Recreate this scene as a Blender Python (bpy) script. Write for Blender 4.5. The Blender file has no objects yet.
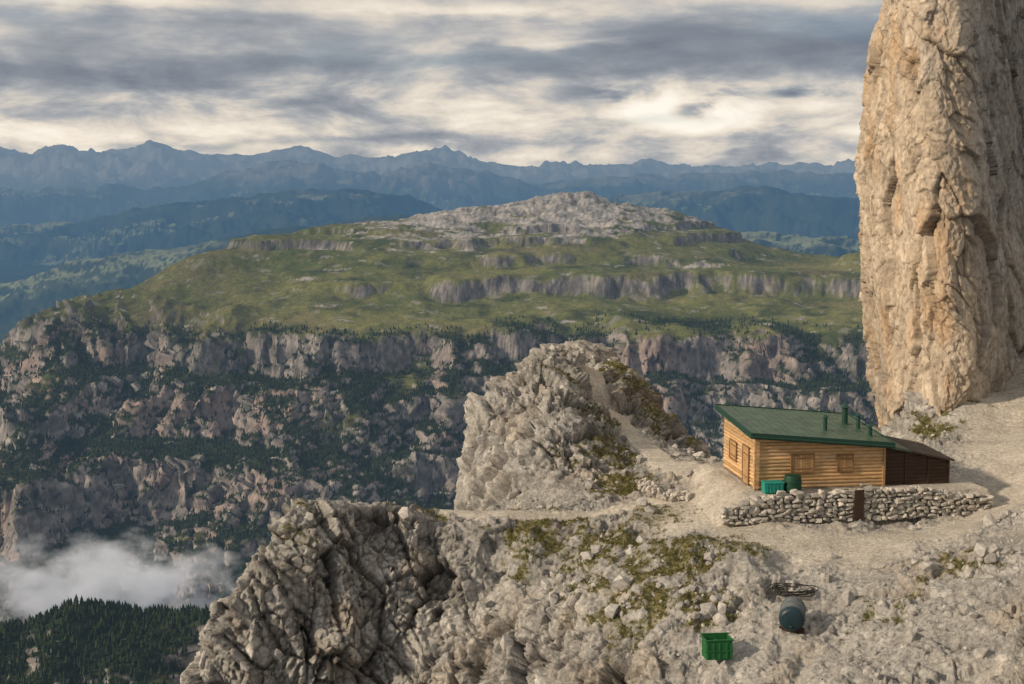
import bpy, bmesh, math, numpy as np
from mathutils import Vector, Matrix
rng = np.random.default_rng(7)
F = 1422.2; TH = math.atan((342-175)/F); CT, ST = math.cos(TH), math.sin(TH)
scene = bpy.context.scene

def P(px, py, d):
    u = 342-py
    x, y, z = px-512, F*CT+u*ST, -F*ST+u*CT
    s = d/y
    return (x*s, d, z*s)
def W(px, z, d):
    return ((px-512)/F*d, d, z)

# ------------------------------------------------------------------ noise
_p = rng.permutation(256).astype(np.int32); PERM = np.concatenate([_p, _p, _p])
_g = rng.normal(size=(256, 3)).astype(np.float32); _g /= np.linalg.norm(_g, axis=1)[:, None]
def perlin(x, y, z, seed=0):
    x = np.asarray(x, np.float32)+seed*17.31; y = np.asarray(y, np.float32)+seed*7.77; z = np.asarray(z, np.float32)+seed*3.19
    xi = np.floor(x).astype(np.int32); yi = np.floor(y).astype(np.int32); zi = np.floor(z).astype(np.int32)
    xf = x-xi; yf = y-yi; zf = z-zi
    xi &= 255; yi &= 255; zi &= 255
    u = xf*xf*xf*(xf*(xf*6-15)+10); v = yf*yf*yf*(yf*(yf*6-15)+10); w = zf*zf*zf*(zf*(zf*6-15)+10)
    out = 0
    for a in (0, 1):
        for b in (0, 1):
            h = PERM[PERM[(xi+a) & 255]+((yi+b) & 255)]
            for c in (0, 1):
                g = _g[PERM[h+((zi+c) & 255)]]
                d = g[..., 0]*(xf-a)+g[..., 1]*(yf-b)+g[..., 2]*(zf-c)
                out = out+d*(u if a else 1-u)*(v if b else 1-v)*(w if c else 1-w)
    return out*1.5
def fbm(x, y, z, o=4, seed=0, gain=.5):
    s = 0; a = 1; t = 0
    for i in range(o):
        k = 2.03**i
        s = s+a*perlin(x*k, y*k, z*k, seed+i*3); t += a; a *= gain
    return s/t
def ridged(x, y, z, o=4, seed=0, gain=.5):
    s = 0; a = 1; t = 0
    for i in range(o):
        k = 2.03**i
        s = s+a*(1-2*np.abs(perlin(x*k, y*k, z*k, seed+i*3))); t += a; a *= gain
    return s/t
_r = rng.random((256, 4)).astype(np.float32)
_t = rng.normal(size=(256, 3)).astype(np.float32); _t /= np.linalg.norm(_t, axis=1)[:, None]
def facets(x, y, z, seed=0):
    """cellular rock blocks: each cell is a randomly tilted plane. returns (tilt, crack, id)"""
    x = np.asarray(x, np.float32)+seed*5.3; y = np.asarray(y, np.float32)+seed*9.1; z = np.asarray(z, np.float32)+seed*2.7
    xi = np.floor(x).astype(np.int32); yi = np.floor(y).astype(np.int32); zi = np.floor(z).astype(np.int32)
    f1 = np.full(x.shape, 9., np.float32); f2 = f1.copy(); hid = np.zeros(x.shape, np.int32)
    bx = np.zeros(x.shape, np.float32); by = bx.copy(); bz = bx.copy()
    for a in (-1, 0, 1):
        for b in (-1, 0, 1):
            for c in (-1, 0, 1):
                h = PERM[PERM[PERM[(xi+a) & 255]+((yi+b) & 255)]+((zi+c) & 255)]
                dx = xi+a+_r[h, 0]-x; dy = yi+b+_r[h, 1]-y; dz = zi+c+_r[h, 2]-z
                d = dx*dx+dy*dy+dz*dz
                m = d < f1
                f2 = np.where(m, f1, np.minimum(f2, d)); f1 = np.where(m, d, f1); hid = np.where(m, h, hid)
                bx = np.where(m, dx, bx); by = np.where(m, dy, by); bz = np.where(m, dz, bz)
    T = _t[hid]
    return T[..., 0]*bx+T[..., 1]*by+T[..., 2]*bz, np.sqrt(f2)-np.sqrt(f1), _r[hid, 3]
def ss(a, b, x):
    t = np.clip((x-a)/(b-a), 0, 1); return t*t*(3-2*t)
def lerp(a, b, t): return a+(b-a)*t
def col(c): return np.array(c, np.float32)
def mixc(A, B, t): return A+(B-A)*t[..., None]

class RBF:
    def __init__(s, pts, c, lam=0.0):
        p = np.array(pts, float); s.p = p[:, :2]; s.c = c
        n = len(p)
        r = np.sqrt(((s.p[:, None]-s.p[None])**2).sum(-1)+c*c)
        A = np.zeros((n+3, n+3)); A[:n, :n] = -r+lam*np.eye(n)
        A[:n, n] = 1; A[:n, n+1:] = s.p; A[n, :n] = 1; A[n+1:, :n] = s.p.T
        b = np.zeros(n+3); b[:n] = p[:, 2]
        s.w = np.linalg.solve(A, b)
    def __call__(s, X, Y):
        sh = X.shape; X = X.ravel(); Y = Y.ravel(); out = np.full(X.shape, s.w[-3]); out += s.w[-2]*X+s.w[-1]*Y
        for i in range(len(s.p)):
            out -= s.w[i]*np.sqrt((X-s.p[i, 0])**2+(Y-s.p[i, 1])**2+s.c**2)
        return out.reshape(sh)

def seg_dist(X, Y, pl):
    best = np.full(X.shape, 1e9)
    for (x0, y0), (x1, y1) in zip(pl[:-1], pl[1:]):
        dx, dy = x1-x0, y1-y0
        t = np.clip(((X-x0)*dx+(Y-y0)*dy)/(dx*dx+dy*dy), 0, 1)
        best = np.minimum(best, np.hypot(X-x0-t*dx, Y-y0-t*dy))
    return best
def normals(Pg):
    a = np.gradient(Pg, axis=1); b = np.gradient(Pg, axis=0)
    n = np.cross(a, b); return n/(np.linalg.norm(n, axis=-1, keepdims=True)+1e-12)
def blur(A, n=2):
    for _ in range(n):
        A = (np.roll(A, 1, 0)+np.roll(A, -1, 0)+np.roll(A, 1, 1)+np.roll(A, -1, 1)+A)/5
    return A

# ------------------------------------------------------------------ mesh helpers
def raw_mesh(name, V, Fc, mat, C=None, smooth=True):
    V = np.asarray(V, np.float32).reshape(-1, 3); Fc = np.asarray(Fc, np.int32); k = Fc.shape[1]
    me = bpy.data.meshes.new(name)
    me.vertices.add(len(V)); me.vertices.foreach_set('co', V.ravel())
    me.loops.add(Fc.size); me.loops.foreach_set('vertex_index', Fc.ravel())
    me.polygons.add(len(Fc)); me.polygons.foreach_set('loop_start', np.arange(0, Fc.size, k, dtype=np.int32))
    me.polygons.foreach_set('use_smooth', np.full(len(Fc), smooth, bool))
    if C is not None:
        at = me.color_attributes.new('Col', 'FLOAT_COLOR', 'POINT')
        c4 = np.ones((len(V), 4), np.float32); c4[:, :3] = np.asarray(C, np.float32).reshape(-1, 3)
        at.data.foreach_set('color', c4.ravel())
    me.update(calc_edges=True)
    me.materials.append(mat)
    ob = bpy.data.objects.new(name, me); scene.collection.objects.link(ob)
    return ob
def grid_mesh(name, Pg, C, mat, smooth=True):
    R, K = Pg.shape[:2]; idx = np.arange(R*K, dtype=np.int32).reshape(R, K)
    Fc = np.stack([idx[:-1, :-1], idx[:-1, 1:], idx[1:, 1:], idx[1:, :-1]], -1).reshape(-1, 4)
    return raw_mesh(name, Pg, Fc, mat, C, smooth)

# ------------------------------------------------------------------ materials
class NT:
    def __init__(s, nt): s.nt = nt; s.n = nt.nodes; s.l = nt.links
    def new(s, t, **k):
        n = s.n.new(t)
        for a, b in k.items(): setattr(n, a, b)
        return n
    def set(s, n, i, v):
        if isinstance(v, bpy.types.NodeSocket): s.l.new(v, n.inputs[i])
        else: n.inputs[i].default_value = v
    def m(s, op, a, b=0., c=None, clamp=False):
        n = s.new('ShaderNodeMath', operation=op, use_clamp=clamp); s.set(n, 0, a); s.set(n, 1, b)
        if c is not None: s.set(n, 2, c)
        return n.outputs[0]
    def comb(s, x, y, z):
        n = s.new('ShaderNodeCombineXYZ'); s.set(n, 0, x); s.set(n, 1, y); s.set(n, 2, z); return n.outputs[0]
    def noise(s, vec, scale, detail=6, rough=.55, dist=0.):
        n = s.new('ShaderNodeTexNoise'); s.set(n, 'Vector', vec); s.set(n, 'Scale', scale); s.set(n, 'Detail', detail); s.set(n, 'Roughness', rough); s.set(n, 'Distortion', dist)
        return n.outputs['Fac']
    def ramp(s, f, pts):
        n = s.new('ShaderNodeValToRGB'); cr = n.color_ramp
        while len(cr.elements) < len(pts): cr.elements.new(.5)
        for e, (p, c) in zip(cr.elements, pts): e.position = p; e.color = (*c, 1) if len(c) == 3 else c
        s.set(n, 0, f); return n.outputs[0]
    def mix(s, f, a, b, bt='MIX'):
        n = s.new('ShaderNodeMix', data_type='RGBA', blend_type=bt)
        s.set(n, 0, f)
        for i, v in ((6, a), (7, b)):
            if isinstance(v, tuple) and len(v) == 3: v = (*v, 1)
            s.set(n, i, v)
        return n.outputs[2]
    def vmul(s, v, t):
        n = s.new('ShaderNodeVectorMath', operation='MULTIPLY'); s.set(n, 0, v); n.inputs[1].default_value = t; return n.outputs[0]
HAZE_L = 16500.
def make_mat(name, base=None, attr=False, nscale=3., namp=.35, rough=.9, bump=.3, bdist=.05, bscale=8., haze=False, metallic=0., stretch=(1, 1, 1), spec=.3, det=4):
    mt = bpy.data.materials.new(name); mt.use_nodes = True; t = NT(mt.node_tree); t.n.clear()
    out = t.new('ShaderNodeOutputMaterial'); b = t.new('ShaderNodeBsdfPrincipled')
    tc = t.new('ShaderNodeTexCoord').outputs['Object']; vec = t.vmul(tc, stretch)
    n1 = t.noise(vec, nscale, det, .65)
    fac = t.m('MAXIMUM', t.m('MULTIPLY_ADD', t.m('SUBTRACT', n1, .5), namp*4, 1.), .15)
    if attr:
        a = t.new('ShaderNodeAttribute', attribute_name='Col'); c = a.outputs['Color']
    else:
        r = t.new('ShaderNodeRGB'); r.outputs[0].default_value = (*base, 1); c = r.outputs[0]
    c = t.mix(1., c, t.comb(fac, fac, fac), 'MULTIPLY')
    t.l.new(c, b.inputs['Base Color']); b.inputs['Roughness'].default_value = rough; b.inputs['Metallic'].default_value = metallic
    b.inputs['Specular IOR Level'].default_value = spec
    if bump:
        bn = t.new('ShaderNodeBump'); bn.inputs['Strength'].default_value = bump; bn.inputs['Distance'].default_value = bdist
        t.l.new(t.noise(vec, bscale, det, .7), bn.inputs['Height']); t.l.new(bn.outputs[0], b.inputs['Normal'])
    sh = b.outputs[0]
    if haze:   # aerial perspective painted in: bluish emission mixed in with distance from the world origin
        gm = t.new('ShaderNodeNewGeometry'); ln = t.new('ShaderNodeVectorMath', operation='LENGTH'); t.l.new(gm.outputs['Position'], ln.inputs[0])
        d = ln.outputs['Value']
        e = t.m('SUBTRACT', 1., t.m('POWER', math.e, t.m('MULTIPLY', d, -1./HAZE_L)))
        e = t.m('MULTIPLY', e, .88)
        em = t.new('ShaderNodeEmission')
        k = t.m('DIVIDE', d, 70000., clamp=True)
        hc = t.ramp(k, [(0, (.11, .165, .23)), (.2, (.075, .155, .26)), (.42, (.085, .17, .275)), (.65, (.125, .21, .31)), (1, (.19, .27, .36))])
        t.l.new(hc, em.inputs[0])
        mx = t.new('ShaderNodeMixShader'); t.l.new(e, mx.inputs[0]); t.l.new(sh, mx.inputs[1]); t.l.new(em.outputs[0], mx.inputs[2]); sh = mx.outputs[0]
    t.l.new(sh, out.inputs[0])
    return mt

# ================================================================== NEAR TERRAIN
HO = np.array([13.1, 75.0]); HA = math.radians(8); HZ = -16.85
hx = np.array([math.cos(HA), math.sin(HA)]); hy = np.array([-math.sin(HA), math.cos(HA)])
def hl(X, Y):
    dx = X-HO[0]; dy = Y-HO[1]; return dx*hx[0]+dy*hx[1], dx*hy[0]+dy*hy[1]

near_pts = [P(*a) for a in [
 (850,568,66),(700,548,70),(800,608,63),(950,600,58.5),(1024,560,61),(1024,620,55),(1024,684,50),(900,655,56),(850,690,55),(750,690,57),(700,648,61),
 (640,690,60),(640,608,65),(560,690,64),(600,566,72),(550,606,70),(500,645,70),(470,690,70),(520,562,75),(800,534,71.5),(950,526,72.5),(727,516,75),
 (1024,500,75),(985,482,80),(1024,430,90),(1000,390,98),(1024,350,106),(960,440,89),(925,448,87),(930,392,95),(962,358,100),
 (640,502,80),(600,514,79),(660,480,84),(720,488,80),(690,464,87),(640,442,94),(600,411,104),(585,393,112),(572,381,118),
 (520,517,78),(450,510,79),(400,499,79),(370,495,78),(330,500,77),(290,510,76),(262,556,75),(228,602,74),(198,686,72.5),
 (300,600,73),(300,684,71.5),(400,560,76.2),(400,684,72.5),(350,560,75.3),(250,684,71.8),(470,570,75),(340,640,73),(440,620,74),
 (550,503,84),(545,440,89),(545,400,93.5),(545,372,100),(545,356,110),(620,490,84),(620,457,90),(592,470,87),(590,428,95),(582,398,104),
 (482,502,93),(470,455,97),(479,425,98.5),(496,398,100.5),(520,378,103),(532,364,108),(510,440,93.5),(510,490,87.5),(515,400,98.5),(555,348,120),(580,348,125),(600,360,124),
 (618,370,118),(632,368,116),(648,388,111),(664,416,104),(685,449,95),(735,463,86),(700,462,89)]]
near_pts += [W(*a) for a in [
 (300,-42,66),(200,-42,67),(450,-38,61),(600,-30,52),(700,-27,45),(850,-23,42),(1000,-20,38),(1150,-14,50),(1150,-12,70),(1100,-12,95),(1150,-8,110),
 (370,-31,85),(290,-33,83),(440,-27,88),(228,-36,81),(150,-46,73),(180,-60,95),(300,-60,100),
 (450,-31,97),(440,-42,104),(455,-42,116),(500,-40,128),(560,-34,136),(620,-34,136),(690,-30,112),(680,-36,124),(740,-27,100),(800,-27,101),(850,-27,106),
 (740,-17.5,84.5),(860,-17.3,86),(900,-17.2,84),(820,-17.4,86),(0,-70,80),(0,-70,120),(300,-75,134),(600,-55,145),(900,-45,140),(100,-70,50),(350,-55,45),(650,-35,36)]]
Hn = RBF(near_pts, .8, .25)
pxs = np.concatenate([np.linspace(-120, 170, 60)[:-1], np.linspace(170, 1040, 850), np.linspace(1040, 1180, 52)[1:]]); NC = len(pxs); NR = 800
dd = np.linspace(40, 136, 900)
sub = np.linspace(0, NC-1, 90).astype(int)
Xs = (pxs[sub][None]-512)/F*dd[:, None]; Ys = np.repeat(dd[:, None], len(sub), 1)
Zs = Hn(Xs, Ys)
dz = np.abs(np.diff(Zs, axis=0)); dyy = (96/899)
wgt = (np.minimum(dz, .6)*2.4+dyy*.8)*(75/np.clip(Ys[1:], 60, 140))
wgt *= np.where(Ys[1:] < 50, .35, 1); wgt *= np.where(Ys[1:] > 126, .5, 1)
wgt *= np.where(Zs[1:]/Ys[1:] < -.40, .3, 1)
ker = np.ones(9)/9
wgt = np.apply_along_axis(lambda r: np.convolve(np.pad(r, 4, 'edge'), ker, 'valid'), 1, wgt)
cum = np.concatenate([np.zeros((1, len(sub))), np.cumsum(wgt, 0)]); cum /= cum[-1]
q = np.linspace(0, 1, NR)
Dsub = np.stack([np.interp(q, cum[:, i], dd) for i in range(len(sub))], 1)
D = np.stack([np.interp(pxs, pxs[sub], Dsub[r]) for r in range(NR)])
X = (pxs[None]-512)/F*D; Y = D.copy()
Z = Hn(X, Y)
def xy(l): return [P(*a)[:2] for a in l]
path1 = xy([(571,380,119),(585,393,112),(600,412,103),(640,442,94),(680,466,86.5),(715,486,80),(735,505,76.5)])
path2 = xy([(720,496,78),(640,505,79.5),(560,517,78.5),(450,510,79.3)])
pad = xy([(690,514,76),(760,535,71),(850,549,68.5),(960,537,70.5),(1040,500,75)])
rgt = xy([(1024,500,75),(1005,440,88),(1020,380,99),(1060,350,108)])
wob = fbm(X/2.2, Y/2.2, 0*X, 3, 5)
def pm(pl, w, soft=.5):
    d = seg_dist(X, Y, pl)+wob*w*.6
    return 1-ss(w*(1-soft), w*(1+soft), d)
m1 = pm(path1, 1.05, .25); m2 = pm(path2, .8, .3); mp = pm(pad, 2.5, .6); mr = pm(rgt, 2.7, .6)
lx, ly = hl(X, Y)
def box(lx, ly, x0, x1, y0, y1, s, sl=None):
    return ss(x0-(sl or s), x0, lx)*(1-ss(x1, x1+s, lx))*ss(y0-s, y0, ly)*(1-ss(y1, y1+s, ly))
hutm = box(lx+wob*.3, ly, -.5, 12.5, -1.3, 7.5, .35, 2.2)
path = np.maximum.reduce([m1, m2, mp, mr, ss(.3, .8, hutm)])
N0 = normals(np.stack([X, Y, Z], -1)); steep = 1-ss(.55, .88, N0[..., 2])
knoll = 1-ss(7, 13, np.hypot((X-2.5)/.8, (Y-103)/1.5))
rock = np.clip(1-path, 0, 1)
# rubble slope below the path: ribs and gullies running down to the left
perp = X*.80-Y*.60; along = X*.6+Y*.8
slope_m = rock*ss(79, 76, Y)*(1-steep)*(1-ss(13, 18, X))
Z = Z+slope_m*(ridged(perp/4.2+wob*.3, along/16, 0*X, 3, 9)-.35)*1.0
Z = Z+fbm(X/6, Y/6, 0*X, 3, 11)*.7*rock+fbm(X/1.7, Y/1.7, 0*X, 3, 13)*.30*rock*(1-.5*steep)+fbm(X/.9, Y/.9, 0*X, 3, 14)*.06
Z = lerp(Z, HZ+0*Z, hutm)
G = np.stack([X, Y, Z], -1); N0 = normals(blur(G, 3))
wn = fbm(X/4, Y/4, Z/4, 2, 21)*.7
wx = X+wn; wy = Y-wn; wz = Z+fbm(X/3, Y/3, Z/3, 2, 23)*.5
rib = ridged(wx/3.6, wy/3.6, wz/14, 2, 31)
t0, k0, i0 = facets((wx+.25*wz)/2.4, wy/2.4, wz/5.0, 7)
t1, k1, i1 = facets((wx+.2*wz)/.95, wy/.95, wz/1.6, 1)
t2, k2, i2 = facets(wx/.36, wy/.36, wz/.45, 2)
c0 = np.clip(k0/.10, 0, 1); c1 = np.clip(k1/.12, 0, 1); c2 = np.clip(k2/.16, 0, 1)
outc = ss(-.08, .20, fbm(X/3.5, Y/3.5, Z/3.5, 4, 25)+.08*ss(16, 22, X)*(Y < 68))
crag = np.maximum(steep, knoll*.75)
rm = rock*np.clip(.10+.40*outc+crag*1.1, 0, 1.1)
disp = rm*(steep*(rib-.3)*.9+knoll*(rib-.3)*.5+(t0*.95+(i0-.5)*.85+(c0-1)*.25)*(.55+.45*crag)+t1*.44+(i1-.5)*.30+(c1-1)*.12+(t2*.22+(i2-.5)*.12+(c2-1)*.05)*(.7+.3*crag))+rock*(.05*t2+.06*fbm(X/.22, Y/.22, Z/.22, 3, 41))
disp *= 1-hutm
G = G+N0*disp[..., None]
N1 = normals(G)
# colours
n_a = fbm(X/5, Y/5, Z/5, 4, 51); n_b = fbm(X/.8, Y/.8, Z/1.2, 4, 53); n_s = fbm(X/.5, Y/.5, Z/5, 3, 55)
rc = mixc(col((.29,.275,.25))+0*G, col((.48,.455,.415)), np.clip(.5+n_a*.9+n_b*.9, 0, 1))
rc = mixc(rc, col((.38,.305,.225)), np.clip(fbm(X/4, Y/4, Z/4, 3, 57)*2.0-.2, 0, .4))
rc = mixc(rc, col((.16,.152,.14)), np.clip((n_s-.1)*2.2, 0, .5)*crag)
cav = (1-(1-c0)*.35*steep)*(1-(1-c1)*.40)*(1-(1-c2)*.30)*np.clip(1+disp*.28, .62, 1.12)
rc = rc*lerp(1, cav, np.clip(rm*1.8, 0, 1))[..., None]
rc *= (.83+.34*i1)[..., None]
scree = mixc(col((.25,.235,.21))+0*G, col((.44,.415,.37)), np.clip(.5+n_a+fbm(X/.22, Y/.22, 0*X, 3, 59)*1.8, 0, 1))
flat = ss(.75, .95, N1[..., 2])
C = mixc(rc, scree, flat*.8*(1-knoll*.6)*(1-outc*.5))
C = C*(1-.20*np.clip(np.exp(-((seg_dist(X, Y, path1+path2)-2.4)/1.6)**2)*(1-path), 0, 1)*(Y > 76))[..., None]
pc = mixc(col((.42,.375,.31))+0*G, col((.58,.525,.44)), np.clip(.5+fbm(X/1.5, Y/1.5, 0*X, 5, 61)*1.4, 0, 1))
C = mixc(C, pc, path*.92)
gr = np.zeros_like(X)
for (px, py, d, r, a) in [(612,460,90,2.6,1),(598,434,96,2.4,1),(625,487,84.5,2.0,1.1),(545,535,77,3.2,.9),(600,545,74,3.2,.9),(680,575,69,3.2,.95),(640,620,65,3,.8),(700,615,64,2.4,.75),
                          (520,512,79,2.2,.8),(637,404,109,3.3,1.0),(620,382,115,3,.9),(655,427,102,3,1),(745,560,69,2.4,.7),(420,502,79,2,.7),(300,560,75,2,.6),(700,472,86,2.5,.6),(960,560,63,2.4,.7),(560,385,100,2.2,.6),(580,610,69,2.5,.6),(930,420,92,2.2,.75),(660,516,77,2.4,.9),(960,400,95,2,.6),(880,600,60,2.2,.5),(560,470,88,2,.5)]:
    x0, y0, _ = P(px, py, d); gr = np.maximum(gr, a*np.exp(-((X-x0)**2+((Y-y0)/1.2)**2)/r**2))
gn = fbm(X/1.1, Y/1.1, Z/1.1, 5, 71)
grass = ss(.42, .68, gr*.9+gn*1.0)*ss(.42, .72, N1[..., 2])*(1-np.clip(np.maximum(m1, m2)*1.4+hutm+mp*.7, 0, 1))
gc = mixc(col((.075,.080,.024))+0*G, col((.20,.168,.06)), np.clip(.5+fbm(X/.35, Y/.35, Z, 3, 73)*1.3, 0, 1))
C = mixc(C, gc, grass*.9)
m_near = make_mat('rock_ground', attr=True, nscale=5, namp=.45, bump=1., bdist=.12, bscale=6, rough=.95, spec=.12, det=5)
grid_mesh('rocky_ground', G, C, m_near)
NEARG, NEARN, NPATH, NGRASS, NHUT, NSTEEP = G, N1, path, grass, hutm, steep
G_Y = G[..., 1]
cz_ = G[..., 1]*CT-G[..., 2]*ST; cu_ = G[..., 1]*ST+G[..., 2]*CT
SXp = 512+F*G[..., 0]/cz_; SYp = 342-F*cu_/cz_
def pick(px, py):
    e = (SXp-px)**2+(SYp-py)**2+np.where(G_Y > 90, 50, 0)
    i = np.unravel_index(np.argmin(e), e.shape); return NEARG[i].copy()
def ground_z(x, y, r=.35):
    m = (np.abs(NEARG[..., 0]-x) < r) & (np.abs(NEARG[..., 1]-y) < r)
    return float(np.median(NEARG[..., 2][m])) if m.any() else HZ
TANK = pick(791, 635); BIN = pick(719, 665); COIL = pick(791, 594)
print('PICK', TANK, BIN, COIL)

# ------------------------------------------------------------------ rocks scatter
def ico(sub):
    bm = bmesh.new(); bmesh.ops.create_icosphere(bm, subdivisions=sub, radius=1)
    V = np.array([v.co[:] for v in bm.verts]); Fc = np.array([[v.index for v in f.verts] for f in bm.faces]); bm.free(); return V, Fc
def rock_templates(sub, n, cub=.6):
    V, Fc = ico(sub); out = []
    for i in range(n):
        v = np.sign(V)*np.abs(V)**cub
        for _ in range(6):
            a = rng.normal(size=3); a /= np.linalg.norm(a); h = rng.uniform(.5, .8)
            s = v@a; v = v-np.outer(np.clip(s-h, 0, 9), a)
        v += rng.normal(size=v.shape)*.03
        out.append(v)
    return out, Fc
def rand_rot(n, tilt=3.14):
    a = rng.uniform(0, 2*np.pi, n); b = rng.uniform(-tilt, tilt, n); c = rng.uniform(-tilt, tilt, n)
    z = np.zeros(n); o = np.ones(n)
    Rz = np.stack([np.cos(a), -np.sin(a), z, np.sin(a), np.cos(a), z, z, z, o], -1).reshape(n, 3, 3)
    Rx = np.stack([o, z, z, z, np.cos(b), -np.sin(b), z, np.sin(b), np.cos(b)], -1).reshape(n, 3, 3)
    Ry = np.stack([np.cos(c), z, np.sin(c), z, o, z, -np.sin(c), z, np.cos(c)], -1).reshape(n, 3, 3)
    return Rz@Rx@Ry
def instance(name, temps, Fc, pos, rot, scl, cols, mat, smooth=False):
    n = len(pos); tv = np.stack(temps)[rng.integers(0, len(temps), n)]
    V = np.einsum('nij,nvj->nvi', rot, tv*scl[:, None, :])+pos[:, None, :]
    k = tv.shape[1]; FF = (Fc[None]+(np.arange(n)*k)[:, None, None]).reshape(-1, Fc.shape[1])
    C = np.repeat(cols[:, None, :], k, 1)
    return raw_mesh(name, V.reshape(-1, 3), FF, mat, C.reshape(-1, 3), smooth)
m_stone = make_mat('stone', attr=True, nscale=6, namp=.35, bump=.6, bdist=.05, bscale=10, rough=.95, spec=.12)
rt, rf = rock_templates(1, 14, .7)
den = (1-np.clip(NPATH*1.05, 0, .975))*ss(.35, .7, NEARN[..., 2])*(NEARG[..., 1] < 125)*(1-NHUT)*(.15+ss(-.1, .3, fbm(X/4, Y/4, 0*X, 3, 81)))
den = den*(1+1.2*ss(15, 26, X)*(Y < 72))
for o in (TANK, BIN, COIL): den = den*(np.hypot(X-o[0], Y-o[1]) > 1.8)
cell = np.gradient(Y, axis=0)*np.gradient(X, axis=1)
pr = (den*np.abs(cell)).ravel(); pr /= pr.sum()
NRK = 11000
ids = rng.choice(pr.size, NRK, p=pr); pos = NEARG.reshape(-1, 3)[ids]
sz = np.clip(.04*(rng.pareto(1.7, NRK)+1), .04, .42)
scl = sz[:, None]*rng.uniform(.65, 1.3, (NRK, 3)); pos = pos+np.array([0, 0, 1])*sz[:, None]*.12
cc = col((.42,.395,.36))*rng.uniform(.6, 1.15, (NRK, 1))
instance('scattered_rocks', rt, rf, pos, rand_rot(NRK), scl, cc, m_stone)
# grass tufts
pr = (NGRASS*np.abs(cell)*(Y < 120)).ravel(); pr /= pr.sum(); NG = 11000
ids = rng.choice(pr.size, NG, p=pr); pos = NEARG.reshape(-1, 3)[ids]
tt = []
for i in range(5):
    v = []
    for b in range(7):
        a = rng.uniform(0, 6.28); r = rng.uniform(0, .5); x0, y0 = r*math.cos(a), r*math.sin(a); w = .13
        o = rng.uniform(0, 6.28); v += [(x0-w*math.cos(o), y0-w*math.sin(o), -.2), (x0+w*math.cos(o), y0+w*math.sin(o), -.2), (x0*1.8, y0*1.8, rng.uniform(.6, 1.2))]
    tt.append(np.array(v))
gs = rng.uniform(.06, .15, (NG, 1))*np.ones((1, 3))
m_grass = make_mat('grass', attr=True, nscale=2, namp=.2, bump=0, rough=.9, spec=.1)
instance('grass', tt, np.arange(21).reshape(7, 3), pos, rand_rot(NG, .2), gs, mixc(col((.07,.078,.022))+np.zeros((NG, 3)), col((.21,.175,.06)), rng.random(NG)), m_grass)

# ================================================================== PILLAR
zt = np.array([-24, -19, -15, -9, -5, 2, 8, 12.3, 20, 34, 50]); pl_ = np.array([912, 896, 880, 872, 867, 869, 872, 885, 898, 927, 962.])
pcn = np.array([955, 955, 962, 964, 960, 950, 938, 930, 930, 945, 965.])
NS, NZ = 600, 820
s_ = np.linspace(0, 1, NS); z_ = np.concatenate([np.linspace(-24, 16, 640)[:-1], np.linspace(16, 48, 181)])
S, ZZ = np.meshgrid(s_, z_)
XL = (np.interp(ZZ, zt, pl_)-512)/F*100; XC = (np.interp(ZZ, zt, pcn)-512)/F*92
ks = [0, .12, .45, .55, .85, 1]
bx = [XL+9, XL+.3, XC-1.0, XC+1.2, XC+9.5, XC+26]; by = [132, 102.5, 92.6, 92.8, 105, 125]
PX = np.zeros_like(S); PY = np.zeros_like(S)
for i in range(5):
    mk = (S >= ks[i]) & (S <= ks[i+1]); t = (S-ks[i])/(ks[i+1]-ks[i])
    PX = np.where(mk, bx[i]+(bx[i+1]-bx[i])*t, PX); PY = np.where(mk, by[i]+(by[i+1]-by[i])*t, PY)
kk = np.hanning(61); kk /= kk.sum()
sm = lambda A: np.apply_along_axis(lambda r: np.convolve(np.pad(r, 30, 'edge'), kk, 'valid'), 1, A)
PX, PY = sm(PX), sm(PY)
G = np.stack([PX, PY, ZZ], -1); N0 = normals(G)
wn = fbm(PX/5, PY/5, ZZ/6, 2, 91)*1.3
wx = PX+wn+ZZ*.28; wy = PY+wn; wz = ZZ+fbm(PX/3, PY/3, ZZ/3, 2, 93)*1.0
rA = ridged(wx/9, wy/9, wz/30, 2, 94); rB = ridged(wx/2.0, wy/2.0, wz/4.2, 4, 95)
t0, k0, i0 = facets(wx/3.2, wy/3.2, wz/7.5, 3); t1, k1, i1 = facets(wx/1.15, wy/1.15, wz/2.3, 4); t2, k2, i2 = facets(wx/.40, wy/.40, wz/.75, 5)
c0 = np.clip(k0/.06, 0, 1); c1 = np.clip(k1/.10, 0, 1); c2 = np.clip(k2/.16, 0, 1)
patch = ss(-.2, .2, fbm(PX/3, PY/3, ZZ/5, 3, 90))
disp = (rA-.3)*.7+t0*.7+(i0-.5)*.35+(c0-1)*.15+(t1*.27+(i1-.5)*.16+(c1-1)*.06)*(.35+.65*patch)+(t2*.14+(i2-.5)*.08)*(.45+.55*patch)+(rB-.3)*.20+fbm(PX/.3, PY/.3, ZZ/.4, 3, 96)*.12
G = G+N0*disp[..., None]
na = fbm(PX/4, PY/4, ZZ/7, 4, 97); nb = fbm(wx/.8, wy/.8, wz/2.2, 4, 98)
C = mixc(col((.38,.31,.235))+0*G, col((.57,.475,.365)), np.clip(.55+na*1.1+nb*.9, 0, 1))
shade_side = ss(.50, .60, S+na*.08-.02)  # right face painted greyer and darker, its shade put into the rock colour
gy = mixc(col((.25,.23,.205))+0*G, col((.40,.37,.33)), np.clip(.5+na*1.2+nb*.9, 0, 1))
C = mixc(C, gy, np.clip(shade_side+ss(.15, .5, fbm(PX/5, PY/5, ZZ/9, 3, 99))*.5, 0, 1)*.85)
C = mixc(C, col((.50,.32,.17)), np.clip(fbm(PX/2.5, PY/2.5, ZZ/6, 4, 101)*2.2-.2, 0, .5)*(1-shade_side*.7))
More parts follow.
